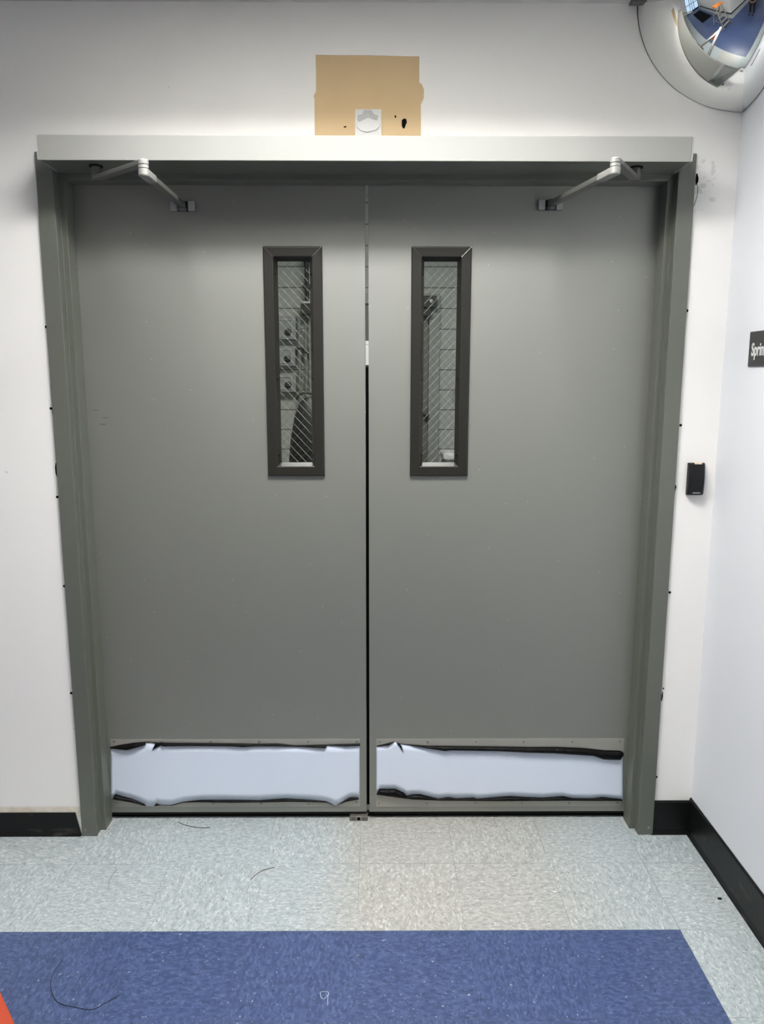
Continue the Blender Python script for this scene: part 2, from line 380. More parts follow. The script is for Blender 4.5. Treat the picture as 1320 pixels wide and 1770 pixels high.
# holes left in the plaster along the frame, cracked caulk
for i, q in enumerate([(80, 565), (88, 706), (99, 859), (111, 1013), (123, 1198), (1187, 537), (1176, 735), (1157, 1024), (1146, 1190), (1134, 1343)]):
    p = px(*q, 1, WY); r = .0043 if i != 8 else .0028
    x = p.x if abs(p.x) > HI + FC + .002 else math.copysign(HI + FC + .002, p.x)
    G().lathe([(r, .0006), (r, -.0006), (r * .5, -.0008)], (x, WY, p.z), axis=1, n=14).out('screw_hole', HOLE, wb)
def strip_px(name, pts, m, parent, y=WY - .001, th=.002):
    a = [px(x, yy, 1, y) for x, yy, w_ in pts]
    L = [(p.x - pts[i][2] * .0018 / 2, p.z) for i, p in enumerate(a)]; Rr = [(p.x + pts[i][2] * .0018 / 2, p.z) for i, p in enumerate(a)]
    return G().prism(L + Rr[::-1], y, y + th).out(name, m, parent)
strip_px('caulk_crack', [(84, 592, 1), (86, 610, 2.5), (87, 640, 1.5), (89, 668, 3), (90.5, 690, 2), (92, 712, 4), (93, 724, 2), (94, 734, 3), (95.5, 760, 1)], HOLE, wb)
strip_px('caulk_crack', [(96.5, 800, 1), (97.5, 808, 5), (98.5, 818, 5), (100, 826, 2), (101, 845, 1)], HOLE, wb)
strip_px('caulk_crack', [(1204, 300, 2), (1204.5, 308, 5), (1204, 314, 5), (1202.5, 320, 1)], HOLE, wb)
strip_px('caulk_crack', [(1167, 838, 1), (1167, 842, 4), (1165.5, 848, 2), (1165, 856, 1)], HOLE, wb)
strip_px('caulk_crack', [(1145, 1196, 1), (1144, 1204, 3), (1143, 1212, 1)], HOLE, wb)
G().tube([px(x, y, 1, WY - .004) for x, y in ((1205, 318), (1205.8, 328), (1204.5, 340), (1201, 350), (1199, 356))], .0008, 6).out('loose_strand', DARKM, wb)

# ------------------------------------------------------------------ doors
DY = .1005
def leaf(name, x0, x1, wx, label):
    d = thing(name, ((x0 + x1) / 2, DY, 0), label, 'door', kind='structure')
    hole = (wx[0] + .03, wx[1] - .03, 1.224 + .03, 1.944 - .03)
    G().ring((x0, x1, .0275, 2.137), hole, DY, .144).out('door_panel', DOORP, d, bevel=.0012)
    # bronze glazing frame
    o = (wx[0], wx[1], 1.224, 1.944); k = .0325
    i0 = (o[0] + k, o[1] - k, o[2] + k, o[3] - k); i1 = (i0[0] + .0095, i0[1] - .0095, i0[2] + .0095, i0[3] - .0095)
    q = lambda r, y: [(r[0], y, r[2]), (r[1], y, r[2]), (r[1], y, r[3]), (r[0], y, r[3])]
    o2 = (o[0] + .003, o[1] - .003, o[2] + .003, o[3] - .003)
    rows = [q(o, DY), q(o, DY - .007), q(o2, DY - .0105), q((i0[0] - .002, i0[1] + .002, i0[2] - .002, i0[3] + .002), DY - .0105), q(i0, DY - .009), q(i1, DY + .026), q(hole, DY + .026)]
    vs = sum(rows, []); fs = []
    for r in range(len(rows) - 1):
        for a in range(4): fs.append((r * 4 + a, r * 4 + (a + 1) % 4, r * 4 + 4 + (a + 1) % 4, r * 4 + 4 + a))
    fr = mesh('window_frame', vs, fs, BROWN, d, bevel=.002)
    # mitre lines and tiny clips of the frame
    for cx_, cz_, ix, iz in ((o[0], o[3], i0[0], i0[3]), (o[1], o[3], i0[1], i0[3])):
        G().tube([(cx_ * .97 + ix * .03, DY - .0105, cz_ * .97 + iz * .03), (ix, DY - .0105, iz)], .0005, 5).out('mitre_seam', SCREW, fr)
    for zz in (1.86, 1.535, 1.29):
        for xx in (i0[0] + .003, i0[1] - .003):
            G().lathe([(.003, -.001), (.0028, .001), (.001, .002)], (xx, DY + .002, zz), axis=1, n=12).out('frame_screw', HOLE, fr)
    g = G().box(hole[0], hole[1], DY + .0265, DY + .0325, hole[2], hole[3]).out('glass_pane', GLASS, d)
    # welded wire in the glass: two diagonal sets, one coloured as catching the light, one not
    a0, a1, b0, b1 = i1[0], i1[1], i1[2], i1[3]
    for sgn, m_, r_ in ((-1, WIRE_LIT if x1 < .1 else WIRE_UNLIT, .00048 if x1 < .1 else .0004), (1, WIRE_LIT if x1 > .1 else WIRE_UNLIT, .00048 if x1 > .1 else .0004)):
        gw = G(); st = .0282; c = b0 - (a1 - a0) * 1.1
        while c < b1 + (a1 - a0) * 1.1:
            # z = c + sgn*(x-a0)*1.08 clipped to the pane
            pts = []
            for t_ in range(0, 61):
                x = a0 + (a1 - a0) * t_ / 60; z = c + sgn * (x - a0) * 1.08
                if b0 <= z <= b1: pts.append((x, DY + .0262, z))
            if len(pts) > 2: gw.tube([pts[0], pts[-1]], r_, 6)
            c += st
        gw.out('wire_mesh', m_, g)
    return d, i1
dl, _ = leaf('door_1', -.9155, -.0062, (-.3245, -.1400), 'grey door leaf hinged on the jamb beside the black-based bare wall, window nearer its meeting edge')
dr, _ = leaf('door_2', .0040, .9155, (.1385, .3265), 'grey door leaf beside the card reader, with slim wired window')
dl['label'] = 'left grey door leaf with narrow wired window and white-filmed kick plate'
dr['label'] = 'right grey door leaf, the one beside the card reader, with narrow wired window'
G().box(-.018, .02, .1445, .1505, .03, 1.575).out('meeting_seal', RUBBER, dr)
# dried drips and scratches on the leaves
for q in ((165, 709), (182, 722), (178, 733)):
    p = px(*q, 1, DY); G().tube([(p.x - .012, DY - .0001, p.z + .001), (p.x, DY - .0003, p.z - .001), (p.x + .012, DY - .0001, p.z + .001)], [.0004, .0012, .0004], 6).out('smear', FRAMEP, dl)

# kick plates with torn protective film
def poly_px(pts, y): return [(p.x, p.z) for p in (px(a, b, 1, y) for a, b in pts)]
def interp(pts, x):
    for (a, b), (c, d) in zip(pts, pts[1:]):
        if a <= x <= c: return b + (d - b) * ((x - a) / (c - a) if c > a else 0)
    return pts[0][1] if x < pts[0][0] else pts[-1][1]
def roll(name, up, lo, parent, out=.55):
    # rolled-back edge of the film: a bulging strip between two outlines
    xs = sorted(set([p[0] for p in up] + [p[0] for p in lo] + [up[0][0] + (up[-1][0] - up[0][0]) * i / 60 for i in range(61)]))
    xs = [x for x in xs if max(up[0][0], lo[0][0]) <= x <= min(up[-1][0], lo[-1][0])]
    vs = []; fs = []; K = 7
    for x in xs:
        a, b = px(x, interp(up, x), 1, DY - .003), px(x, interp(lo, x), 1, DY - .003)
        hgt = max((a - b).length, .0004)
        for k in range(K):
            t = k / (K - 1); ang = math.pi * t
            wob = 1 + .18 * math.sin(x * .37 + k) * math.sin(x * .113)
            p = a.lerp(b, t); p.y = DY - .0034 - min(.012, hgt * out) * math.sin(ang) * wob; vs.append(p)
    for i in range(len(xs) - 1):
        for k in range(K - 1): fs.append((i * K + k, i * K + k + 1, (i + 1) * K + k + 1, (i + 1) * K + k))
    # closed back
    for i in range(len(xs) - 1): fs.append((i * K, (i + 1) * K, (i + 1) * K + K - 1, i * K + K - 1))
    return mesh(name, vs, fs, FILMB, parent, smooth=True)
def kick(d, x0, x1, z0, z1, screws, upU, upL, loU, loL, xl, xr):
    k = G().box(x0, x1, DY - .0014, DY - .0001, z0, z1).out('kick_plate', STEEL, d, bevel=.0004)
    for q in screws:
        p = px(*q, 1, DY - .002); G().lathe([(.0042, DY - .0014), (.0036, DY - .0028), (.0015, DY - .0036)], (p.x, 0, p.z), axis=1, n=14).out('screw', SCREW, k)
    # white sheet, gently quilted, between the torn edges
    vs = []; fs = []; xs = [xl + (xr - xl) * i / 110 for i in range(111)]; K = 9
    for x in xs:
        a, b = interp(upL, x) - .3, interp(loU, x) + .3
        for j in range(K):
            t = j / (K - 1); p = px(x, a + (b - a) * t, 1, DY - .0022)
            e = max(0, 1 - t * 7) ** 2 + max(0, 1 - (1 - t) * 7) ** 2
            side = max(0, 1 - abs(x - xr) / 14) if xr > 900 else max(0, 1 - abs(x - xr) / 6)
            p.y = DY - .0022 - .0006 * e * (.6 + .4 * math.sin(x * .09)) - side * .0016 * abs(math.sin(t * 40)); vs.append(p)
    for i in range(len(xs) - 1):
        for j in range(K - 1): fs.append((i * K + j, i * K + j + 1, (i + 1) * K + j + 1, (i + 1) * K + j))
    o = mesh('film', vs, fs, FILM, k, smooth=True)
    so = o.modifiers.new('thick', 'SOLIDIFY'); so.thickness = .0004
    tag(o, 'white torn protective film')
    return k
LU = [(190.3, 1291), (206.7, 1287.5), (230, 1284), (252, 1281.9), (256.7, 1281.7), (268.3, 1283), (280, 1283.5), (330, 1284), (400, 1284.7), (447, 1285.5), (479, 1285), (510, 1288.2), (540, 1287.4), (563.5, 1287), (590, 1286), (622, 1285)]
LL = [(190.3, 1293.7), (219, 1296.7), (240, 1291.5), (251.7, 1287.3), (252.5, 1283), (262, 1283.6), (266, 1284.4), (278, 1286.7), (280, 1290), (330, 1289.2), (400, 1290), (420, 1291.4), (441, 1290), (479, 1290), (518, 1291), (562.5, 1293.3), (565.5, 1288.4), (597, 1290), (622, 1289.4)]
LBU = [(195, 1380), (199, 1372.5), (226.7, 1380), (250, 1389.6), (251.7, 1393.4), (266.7, 1393.4), (270, 1388), (276.7, 1391), (295, 1391.6), (316.7, 1385.8), (346.7, 1382.5), (400, 1382.5), (451, 1383), (494.5, 1380), (538, 1382.4), (563.5, 1385), (580.2, 1392.6), (604.8, 1378), (619.6, 1378.4)]
LBL = [(195, 1381.7), (230, 1387.5), (251.7, 1393.6), (266.7, 1393.6), (276.7, 1392), (296.7, 1392.5), (318, 1387), (346.7, 1386.7), (400, 1387.5), (451, 1387), (494.5, 1386), (538, 1386.3), (563.5, 1387.3), (580.2, 1392.8), (597, 1386), (619.6, 1381.6)]
lk = kick(dl, -.8945, -.0288, .049, .3035, [(197, 1282), (280, 1282.5), (364, 1282), (448, 1282), (532, 1282), (616, 1281.5), (201, 1388), (368, 1389.5), (451, 1389), (533, 1389.5), (616, 1387)], LU, LL, LBU, LBL, 191.5, 621)
for nm, a, b in (('curled_edge', LU, LL), ('curled_edge', LBU, LBL)): tag(roll(nm, a, b, lk), 'black rolled-back film edge')
# the dark torn flap beside the upper corner
G().prism(poly_px([(262.5, 1296.7), (268.5, 1285), (279, 1284.2), (278, 1288)], DY - .004), DY - .006, DY - .0035).out('curled_edge', FILMB, lk)
RU = [(650.8, 1288.7), (671.7, 1284.2), (680.8, 1281.7), (691.7, 1285.2), (702.5, 1286.4), (740, 1288.7), (860, 1290), (912, 1291), (964.5, 1291), (1008, 1292.7), (1043, 1296.7), (1071, 1297.2), (1076.5, 1299.5)]
RL = [(650.8, 1290.5), (671.7, 1288.3), (681.7, 1282.3), (692, 1286), (702.5, 1287.4), (740, 1294), (770, 1298.3), (778, 1297), (860, 1298.3), (912, 1300.9), (957.6, 1302.3), (1025.5, 1306.6), (1043, 1312.7), (1072, 1313.6), (1076.5, 1306)]
RBU = [(651, 1372.6), (655, 1363.3), (683.3, 1363.3), (697.5, 1370), (702.5, 1375.8), (711.7, 1373), (725.8, 1372.5), (756.7, 1380.5), (774.2, 1377.5), (788.3, 1379.7), (818.3, 1378.3), (823.3, 1380.8), (860, 1377.5), (881, 1376), (903.6, 1377.2), (936.7, 1378.6), (973.3, 1376.2), (989, 1379.3), (1023.8, 1379.8), (1039.5, 1377.6), (1074.3, 1381)]
RBL = [(651, 1373.7), (690, 1379.2), (715, 1382), (756.7, 1383.8), (860, 1384.7), (982, 1384.2), (1074.3, 1384.5)]
rk = kick(dr, .0278, .8925, .0475, .3035, [(656, 1282), (739, 1283), (823, 1282), (905, 1282), (989, 1282), (1071, 1282), (655, 1389), (738, 1389), (822, 1388.5), (902, 1388.5), (984, 1388.5), (1067, 1388)], RU, RL, RBU, RBL, 650.5, 1076)
for nm, a, b in (('curled_edge', RU, RL), ('curled_edge', RBU, RBL)): tag(roll(nm, a, b, rk), 'black rolled-back film edge')
G().prism(poly_px([(697.3, 1300), (691, 1291), (686, 1284), (690.5, 1285.2), (694, 1290)], DY - .004), DY - .006, DY - .0035).out('curled_edge', FILMB, rk)

# floor strike under the meeting edges
fs_ = thing('floor_strike', (-.032, .1, 0), 'small metal floor strike with round hole under the meeting door edges', 'floor strike')
G().box(-.066, -.002, .088, .117, 0, .016).out('strike_plate', mat('worn_steel', lin(112, 110, 104), .5, .5, noise=.15, nscale=60), fs_, bevel=.002)
G().lathe([(.0105, .088), (.0105, .0868), (.0075, .0866), (.0068, .0875)], (-.034, 0, .0085), axis=1, n=24).out('bolt_socket', STEEL, fs_)
G().lathe([(.0066, .0880), (.0066, .0872), (.001, .0871)], (-.034, 0, .0085), axis=1, n=20).out('socket_hole', HOLE, fs_)
for x in (-.060, -.008): G().lathe([(.0025, .088), (.002, .0868)], (x, 0, .009), axis=1, n=12).out('strike_screw', SCREW, fs_)

# ------------------------------------------------------------------ door operator along the head
hz0, hz1, hy, hx = 2.1365, 2.2025, -.125, .9085
op = thing('door_operator', (0, 0, hz0), 'long silver automatic door operator over the double doors with two folded arms', 'door operator')
G().add([(-hx, hy, hz0), (hx, hy, hz0), (hx, hy, hz1), (-hx, hy, hz1), (-hx, -.0008, hz1), (hx, -.0008, hz1), (-hx, hy + .002, hz0), (hx, hy + .002, hz0), (hx, hy + .002, hz1 - .002), (-hx, hy + .002, hz1 - .002), (-hx, -.0008, hz1 - .002), (hx, -.0008, hz1 - .002)],
    [(0, 1, 2, 3), (3, 2, 5, 4), (6, 7, 8, 9), (9, 8, 11, 10), (0, 1, 7, 6), (4, 5, 11, 10), (0, 6, 9, 3), (3, 9, 10, 4), (1, 7, 8, 2), (2, 8, 11, 5)]).out('cover', SILVER, op, bevel=.0018, seg=3)
G().box(-hx + .002, hx - .002, hy + .004, -.0005, hz0 + .0005, hz0 + .012).out('shaded_underside', FRAMEP, op, bevel=.001)  # frame grey puts the shade under the cover into the colour
for s in (-1, 1):
    a, b = sorted((s * (hx + .0006), s * (hx + .005)))
    G().box(a, b, hy + .0005, -.0008, hz0 + .001, hz1 - .0005).out('end_cap', GREYP, op, bevel=.0012)
def bar(p, q, wd, th, m, name, parent, r=None):
    # flat arm with rounded ends lying in a plane
    p, q = Vector(p), Vector(q); d = (q - p); L = d.length; d.normalize(); sd = d.cross(Vector((0, 0, 1))).normalized(); up = sd.cross(d)
    out = []
    for k in range(9): a = math.pi / 2 + math.pi * k / 8; out.append(p + d * math.cos(a) * wd / 2 + sd * math.sin(a) * wd / 2)
    for k in range(9): a = -math.pi / 2 + math.pi * k / 8; out.append(q + d * math.cos(a) * wd / 2 + sd * math.sin(a) * wd / 2)
    n_ = len(out); vs = [v - up * th / 2 for v in out] + [v + up * th / 2 for v in out]
    fs = [tuple(range(n_)), tuple(range(n_, 2 * n_))] + [(i, (i + 1) % n_, n_ + (i + 1) % n_, n_ + i) for i in range(n_)]
    return mesh(name, vs, fs, m, parent, bevel=.0018)
def arms(spx, elx, shx):
    SP = px(*spx, 1, -.066); EL = px(*elx, 1, -.40); SH = px(*shx, 1, DY - .022)
    G().lathe([(.019, hz0 - .003), (.019, hz0 + .002)], (SP.x, SP.y, 0), n=24).out('spindle_collar', RUBBER, op)
    zs = SP.z + .001
    zl = EL.z - .0085; zu = zl + .0225
    G().lathe([(.0125, hz0 + .004), (.0125, zs + .016), (.0135, zs + .0155), (.0135, zs - .007), (.012, zs - .0085)], (SP.x, SP.y, 0), n=24).out('spindle', ARM, op)
    bar((SP.x, SP.y, zs), (EL.x, EL.y, zu), .025, .0115, ARM, 'main_arm', op)
    G().lathe([(.0118, zl - .009), (.0128, zl - .006), (.0128, zl + .007), (.0112, zl + .0075), (.0112, zl + .0093), (.0125, zl + .0098), (.0125, zl + .0165), (.0112, zl + .017), (.0112, zl + .0185), (.0128, zl + .019), (.0128, zl + .0275), (.0118, zl + .0295), (.004, zl + .030)], (EL.x, EL.y, 0), n=28).out('elbow_joint', ARML, op)
    mid = Vector((EL.x, EL.y, zl)).lerp(Vector((SH.x, SH.y, SH.z)), .17)
    bar((EL.x, EL.y, zl), mid, .0255, .0165, ARML, 'forearm_clamp', op)
    bar(Vector((EL.x, EL.y, zl)).lerp(Vector((SH.x, SH.y, SH.z)), .05), (SH.x, SH.y, SH.z), .024, .0135, ARM, 'forearm', op)
    G().box(SH.x - .037, SH.x + .037, DY - .0045, DY - .0002, SH.z - .016, SH.z + .014).out('shoe_plate', DARKM, op, bevel=.001)
    for sg in (-1, 1): G().box(SH.x + sg * .027 - .010, SH.x + sg * .027 + .010, DY - .016, DY - .004, SH.z - .0155, SH.z + .0135).out('shoe_lug', GREYP, op, bevel=.0015)
    G().lathe([(.011, SH.z - .0165), (.0135, SH.z - .014), (.0135, SH.z - .0085), (.011, SH.z - .0075), (.008, SH.z - .007), (.008, SH.z + .014), (.004, SH.z + .016)], (SH.x, SH.y + .004, 0), n=24).out('shoe_pivot', ARM, op)
arms((167, 309), (248, 292), (314, 354))
arms((1098, 310), (1063, 289), (953, 352))

# ------------------------------------------------------------------ quarter-dome mirror in the ceiling corner
mc = Vector((RX, WY, CZ - .001)); RH, RV = .322, .292
mr = thing('convex_mirror', mc, 'quarter dome convex mirror in the ceiling corner beside the doors', 'mirror')
vs = []; fs = []; A, B = 48, 48
for i in range(A + 1):
    th = math.pi / 2 * i / A
    for j in range(B + 1):
        ph = math.pi + math.pi / 2 * j / B
        vs.append(mc + Vector((RH * math.cos(th) * math.cos(ph) - .0015, RH * math.cos(th) * math.sin(ph) - .0015, -RV * math.sin(th) - .001)))
for i in range(A):
    for j in range(B):
        a = i * (B + 1) + j; fs.append((a, a + 1, a + B + 2, a + B + 1))
dome = mesh('dome', vs, fs, MIRROR, mr, smooth=True)
for ph, nm in ((math.pi, 'edge_bead'), (1.5 * math.pi, 'edge_bead')):
    G().tube([mc + Vector((RH * math.cos(t * math.pi / 96) * math.cos(ph) - .0015, RH * math.cos(t * math.pi / 96) * math.sin(ph) - .0015, -RV * math.sin(t * math.pi / 96))) for t in range(49)], .0013, 8).out(nm, DARKM, mr)
G().box(RX - RH - .026, RX - RH + .012, WY - .03, WY - .002, CZ - .012, CZ - .003).out('mounting_tab', ARM, mr, bevel=.002)

# ------------------------------------------------------------------ bare wall patch, sensor base
pp = [(545.2, 95), (640, 95.5), (724.5, 97.5), (724.5, 143), (729, 146), (732.5, 155), (732, 170), (728.5, 178), (727, 182), (727.5, 262), (544, 262), (543.5, 172), (542, 166), (546, 158), (546, 120)]
wp = thing('wall_patch', px(636, 200, 1, WY), 'tan unpainted patch of wall above the silver door operator', 'wall patch')
G().prism(poly_px(pp, WY), WY - .0006, WY).out('bare_board', TAN, wp)
G().prism(poly_px([(545, 90.5), (620, 92), (724.5, 92), (724.5, 98), (640, 96), (545, 95.3)], WY), WY - .0022, WY).out('paint_ridge', WALLP, wp)
for pts in ([(593, 219), (597, 218), (599, 219), (596, 221)], [(681.5, 199.5), (684.5, 200), (684.5, 203.5), (682, 204)], [(694, 208), (698, 204.8), (702, 206), (703, 212), (701, 216), (699, 222), (696, 222), (694, 217)]):
    G().prism(poly_px(pts, WY), WY - .0011, WY).out('drilled_hole', HOLE, wp)
sb = thing('sensor_base', px(636, 212, 1, WY), 'small white square sensor base on the tan wall patch', 'sensor base')
cc = lambda L: [(480 + x / 4.125, 60 + y / 4.125) for x, y in L]
G().prism(poly_px(cc([(551, 532), (737, 532), (738, 760), (549, 760)]), WY - .002), WY - .003, WY - .0007).out('base_plate', WHITEP, sb, bevel=.0006)
G().prism(poly_px(cc([(612, 538), (668, 538), (685, 568), (716, 578), (712, 605), (700, 610), (645, 590), (580, 622), (567, 610), (568, 575), (600, 568)]), WY - .003), WY - .0042, WY - .003).out('bracket', GREYP, sb)
G().prism(poly_px(cc([(558, 640), (600, 612), (645, 594), (690, 614), (728, 635), (722, 658), (700, 680), (640, 697), (590, 685), (565, 662)]), WY - .003), WY - .006, WY - .003).out('lens_cover', WHITEP, sb, bevel=.001)
pq = px(*cc([(644, 578)])[0], 1, WY - .004); G().lathe([(.0032, WY - .004), (.0028, WY - .0052)], (pq.x, 0, pq.z), axis=1, n=14).out('screw', SCREW, sb)

# ------------------------------------------------------------------ card reader
cr = thing('card_reader', (1.034, WY, 1.226), 'slim black card reader mounted on the white wall beside the door frame', 'card reader')
x0, x1, z0, z1 = 1.0105, 1.0620, 1.1755, 1.2775
prof = [(z0, -.012), (z0 + .004, -.019), (z0 + .03, -.0235), ((z0 + z1) / 2, -.025), (z1 - .03, -.0225), (z1 - .004, -.017), (z1, -.012)]
vs = []
for x, k in ((x0, .0), (x0 + .006, 1), (x1 - .006, 1), (x1, .0)):
    vs += [(x, WY + y * (1 if k else .68), z) for z, y in prof]
    vs += [(x, WY, z1), (x, WY, z0)]
n_ = len(prof) + 2; fs = [tuple(range(n_)), tuple(range(3 * n_, 4 * n_))]
for c in range(3): fs += [(c * n_ + i, c * n_ + (i + 1) % n_, (c + 1) * n_ + (i + 1) % n_, (c + 1) * n_ + i) for i in range(n_)]
mesh('housing', vs, fs, BLACK, cr, bevel=.001)
G().box(1.0270, 1.0490, WY - .0192, WY - .013, z1 - .0035, z1 + .0012).out('indicator', mat('amber_clear', lin(238, 214, 186), .4), cr, bevel=.0008)
G().box(1.0250, 1.0470, WY - .0243, WY - .019, z0 + .0075, z0 + .0095).out('badge', GREYP, cr)

# ------------------------------------------------------------------ room sign on the side wall
sg = thing('room_sign', (RX, -.25, 1.62), 'black room sign with white lettering on the side wall', 'sign')
G().box(RX - .004, RX, -.42, -.1570, 1.5735, 1.6705).out('sign_plate', mat('sign_black', lin(46, 47, 45), .5), sg, bevel=.0008)
tcv = bpy.data.curves.new('lettering', 'FONT'); tcv.body = 'Sprinkler'; tcv.size = .0495; tcv.extrude = .0004; tcv.offset = .0011; tcv.space_character = 1.02
tob = bpy.data.objects.new('lettering_curve', tcv); COL.objects.link(tob)
bpy.context.view_layer.update()
tme = bpy.data.meshes.new_from_object(tob.evaluated_get(bpy.context.evaluated_depsgraph_get()))
COL.objects.unlink(tob); bpy.data.objects.remove(tob)
to = bpy.data.objects.new('lettering', tme); COL.objects.link(to); tme.materials.clear(); tme.materials.append(WHITEP)
# text x -> -y (towards the room), text y -> z, face towards -x
for v in tme.vertices:
    x, y, z = v.co; v.co = (RX - .0044 - z, -.1745 - x * .68, 1.6035 + y)
attach(to, sg)

# ------------------------------------------------------------------ strands and crumbs on the floor
def strand(pts, m, label, r=.0011):
    p = [px(a, b, 2, .0012) for a, b in pts]
    # smooth the path
    q = []
    for i in range(len(p) - 1):
        p0, p1, p2, p3 = p[max(i - 1, 0)], p[i], p[i + 1], p[min(i + 2, len(p) - 1)]
        for k in range(6):
            t = k / 6; q.append(.5 * ((2 * p1) + (p2 - p0) * t + (2 * p0 - 5 * p1 + 4 * p2 - p3) * t * t + (3 * p1 - p0 - 3 * p2 + p3) * t ** 3))
    q.append(p[-1])
    o = G().tube(q, r, 6).out('thread', m); return tag(o, label, 'thread')
strand([(308, 1421), (318, 1425.5), (335, 1429.5), (350, 1431), (363, 1430)], THREAD, 'short dark thread on grey tile close to the door bottom')
strand([(433, 1520.5), (442, 1512), (455, 1504), (475, 1499)], THREADB, 'short brown curved thread on pale grey tile')
strand([(187, 1538), (188.5, 1525), (194, 1512), (203, 1502)], mat('grey_thread', lin(126, 128, 128), .7), 'thin faint grey thread on pale tile', .0007)
strand([(109, 1658), (93, 1680), (87.5, 1700), (92, 1722), (104, 1734.5), (130, 1741), (158, 1745), (178, 1736), (206, 1720)], THREAD, 'long dark looping thread on the blue tile', .0008)
o = G().slab([(p.x, p.y) for p in (px(a, b, 2, 0) for a, b in ((1240, 1552.5), (1246.5, 1553), (1247, 1555.5), (1240.5, 1555)))], 0, .003).out('debris_chip', BLACK); tag(o, 'tiny black chip on grey tile by the side wall', 'debris')
o = G().slab([(p.x, p.y) for p in (px(a, b, 2, 0) for a, b in ((955, 1541.5), (961, 1541), (963, 1543), (957, 1543.5)))], 0, .002).out('debris_crumb', WHITEP); tag(o, 'tiny white crumb on the warm grey tile', 'debris')
for q in ([(553, 1716), (556, 1714), (566, 1714), (568, 1718), (560, 1727), (555, 1725), (553, 1716)], [(568, 1716), (566, 1726), (566, 1738)]):
    p = [px(a, b, 2, .0002) for a, b in q]; G().tube(p, .0009, 4).out('scuff_mark', mat('chalky', lin(170, 182, 198), .9), f)

# traffic cone, only a corner of its base in view
e0, e1 = px(1, 1722, 2, 0), px(18, 1759, 2, 0); ed = (e1 - e0).normalized(); nn = Vector((ed.y, -ed.x, 0)); nn = nn if nn.x < 0 else -nn
S = .14; cn = (e0 + e1) / 2 + nn * S + ed * .01
tc_ = thing('traffic_cone', (cn.x, cn.y, 0), 'orange traffic cone on the blue tile, only its base corner in view', 'traffic cone')
G().slab([(cn.x + ed.x * a * S + nn.x * b * S, cn.y + ed.y * a * S + nn.y * b * S) for a, b in ((-1, -1), (1, -1), (1, 1), (-1, 1))], 0, .014).out('base', ORANGE, tc_, bevel=.003)
G().lathe([(.105, .012), (.098, .022), (.028, .26), (.022, .285), (.016, .286), (.016, .27)], (cn.x, cn.y, 0), n=32).out('body', ORANGE, tc_, smooth=True)

# ------------------------------------------------------------------ room behind the doors, seen through the wired glass
Q = lambda x, y, d=5.6: px(x, y, 1, d)
a, b = Q(714, 511), Q(752, 800)
d3 = thing('door_3', (.3, 5.6, 0), 'grey door with pale frame on the far block wall', None, kind='structure')
zt = Q(745, 528).z
G().box(-.55, .545, 5.55, 5.6, .02, zt).out('door_panel', mat('far_door', lin(112, 110, 104), .5), d3, bevel=.002)
G().box(.555, .66, 5.53, 5.6, 0, zt + .11).box(-.66, -.56, 5.53, 5.6, 0, zt + .11).box(-.56, .555, 5.531, 5.6, zt + .01, zt + .109).out('door_frame', mat('far_frame', lin(150, 152, 146), .5), d3, bevel=.003)
p = Q(735, 717); G().lathe([(.03, 5.55), (.03, 5.54), (.016, 5.535), (.016, 5.50), (.03, 5.495), (.03, 5.47), (.01, 5.46)], (p.x, 0, p.z), axis=1, n=20).out('knob', DARKM, d3)
p, p2 = Q(728, 511, 5.42), Q(754.5, 531, 5.42); G().box(p.x - .2, p2.x, 5.42, 5.528, p2.z, p.z).out('door_closer', DARKM, d3, bevel=.004)
p = Q(745, 520, 5.415); G().lathe([(.018, 5.42), (.016, 5.412), (.004, 5.41)], (p.x, 0, p.z), axis=1, n=14).out('closer_screw', WHITEP, d3)
p, p2 = Q(728, 533, 5.44), Q(745, 546, 5.44); G().box(p.x, p2.x, 5.44, 5.548, p2.z, p.z).out('closer_arm', DARKM, d3, bevel=.004)
# dark cabinet hanging over the door
p0, p1 = Q(700, 511), Q(754, 556)
# wall panels at the left
for n_i, (xa, ya, xb, yb, lb) in enumerate([(462, 548, 514, 588, 'topmost grey wall box behind the left wired window'), (462, 599, 513, 633, 'middle grey wall box behind the left wired window'), (462, 645, 514, 677, 'lowest grey wall box behind the left wired window')]):
    p0, p1 = Q(xa, ya), Q(xb, yb)
    t_ = thing('electrical_box', ((p0.x + p1.x) / 2, 5.6, p1.z), lb, 'electrical box', 'grey boxes on the far wall')
    G().box(p0.x, p1.x, 5.46, 5.6, p1.z, p0.z).out('box_body', mat('box_grey', lin(150, 154, 152), .5), t_, bevel=.006)
    G().ring((p0.x + .03, p1.x - .03, p1.z + .025, p0.z - .025), (p0.x + .045, p1.x - .045, p1.z + .04, p0.z - .04), 5.452, 5.461).out('door_rim', GREYP, t_)
    kx, kz = p1.x - .075, p1.z + .07
    G().lathe([(.035, 5.46), (.035, 5.44), (.018, 5.435), (.018, 5.42)], (kx, 0, kz), axis=1, n=18).out('knob', DARKM, t_)
def pipe(xp, y0p, y1p, r, lb, m, d=5.45, hw=True):
    a, b = Q(xp, y0p, d), Q(xp, y1p, d)
    t_ = thing('conduit', (a.x, d, 0), lb, 'conduit')
    G().tube([(a.x, d, b.z), (a.x, d, a.z)], r, 14).out('pipe', m, t_)
    for z in (a.z * .8 + b.z * .2, a.z * .3 + b.z * .7): G().box(a.x - r * 1.8, a.x + r * 1.8, d - r * 1.1, 5.6, z - .012, z + .012).out('strap', DARKM, t_)
    return t_
PG = mat('pipe_grey', lin(140, 140, 134), .4, .3)
pipe(529, 430, 521, .022, 'dark vertical conduit dropping to a switch box', DARKM)
pipe(516.5, 552, 800, .018, 'pale vertical pipe on the far wall beside the grey boxes', PG)
pipe(527.5, 560, 800, .016, 'slim grey vertical pipe close to the left window edge', PG)
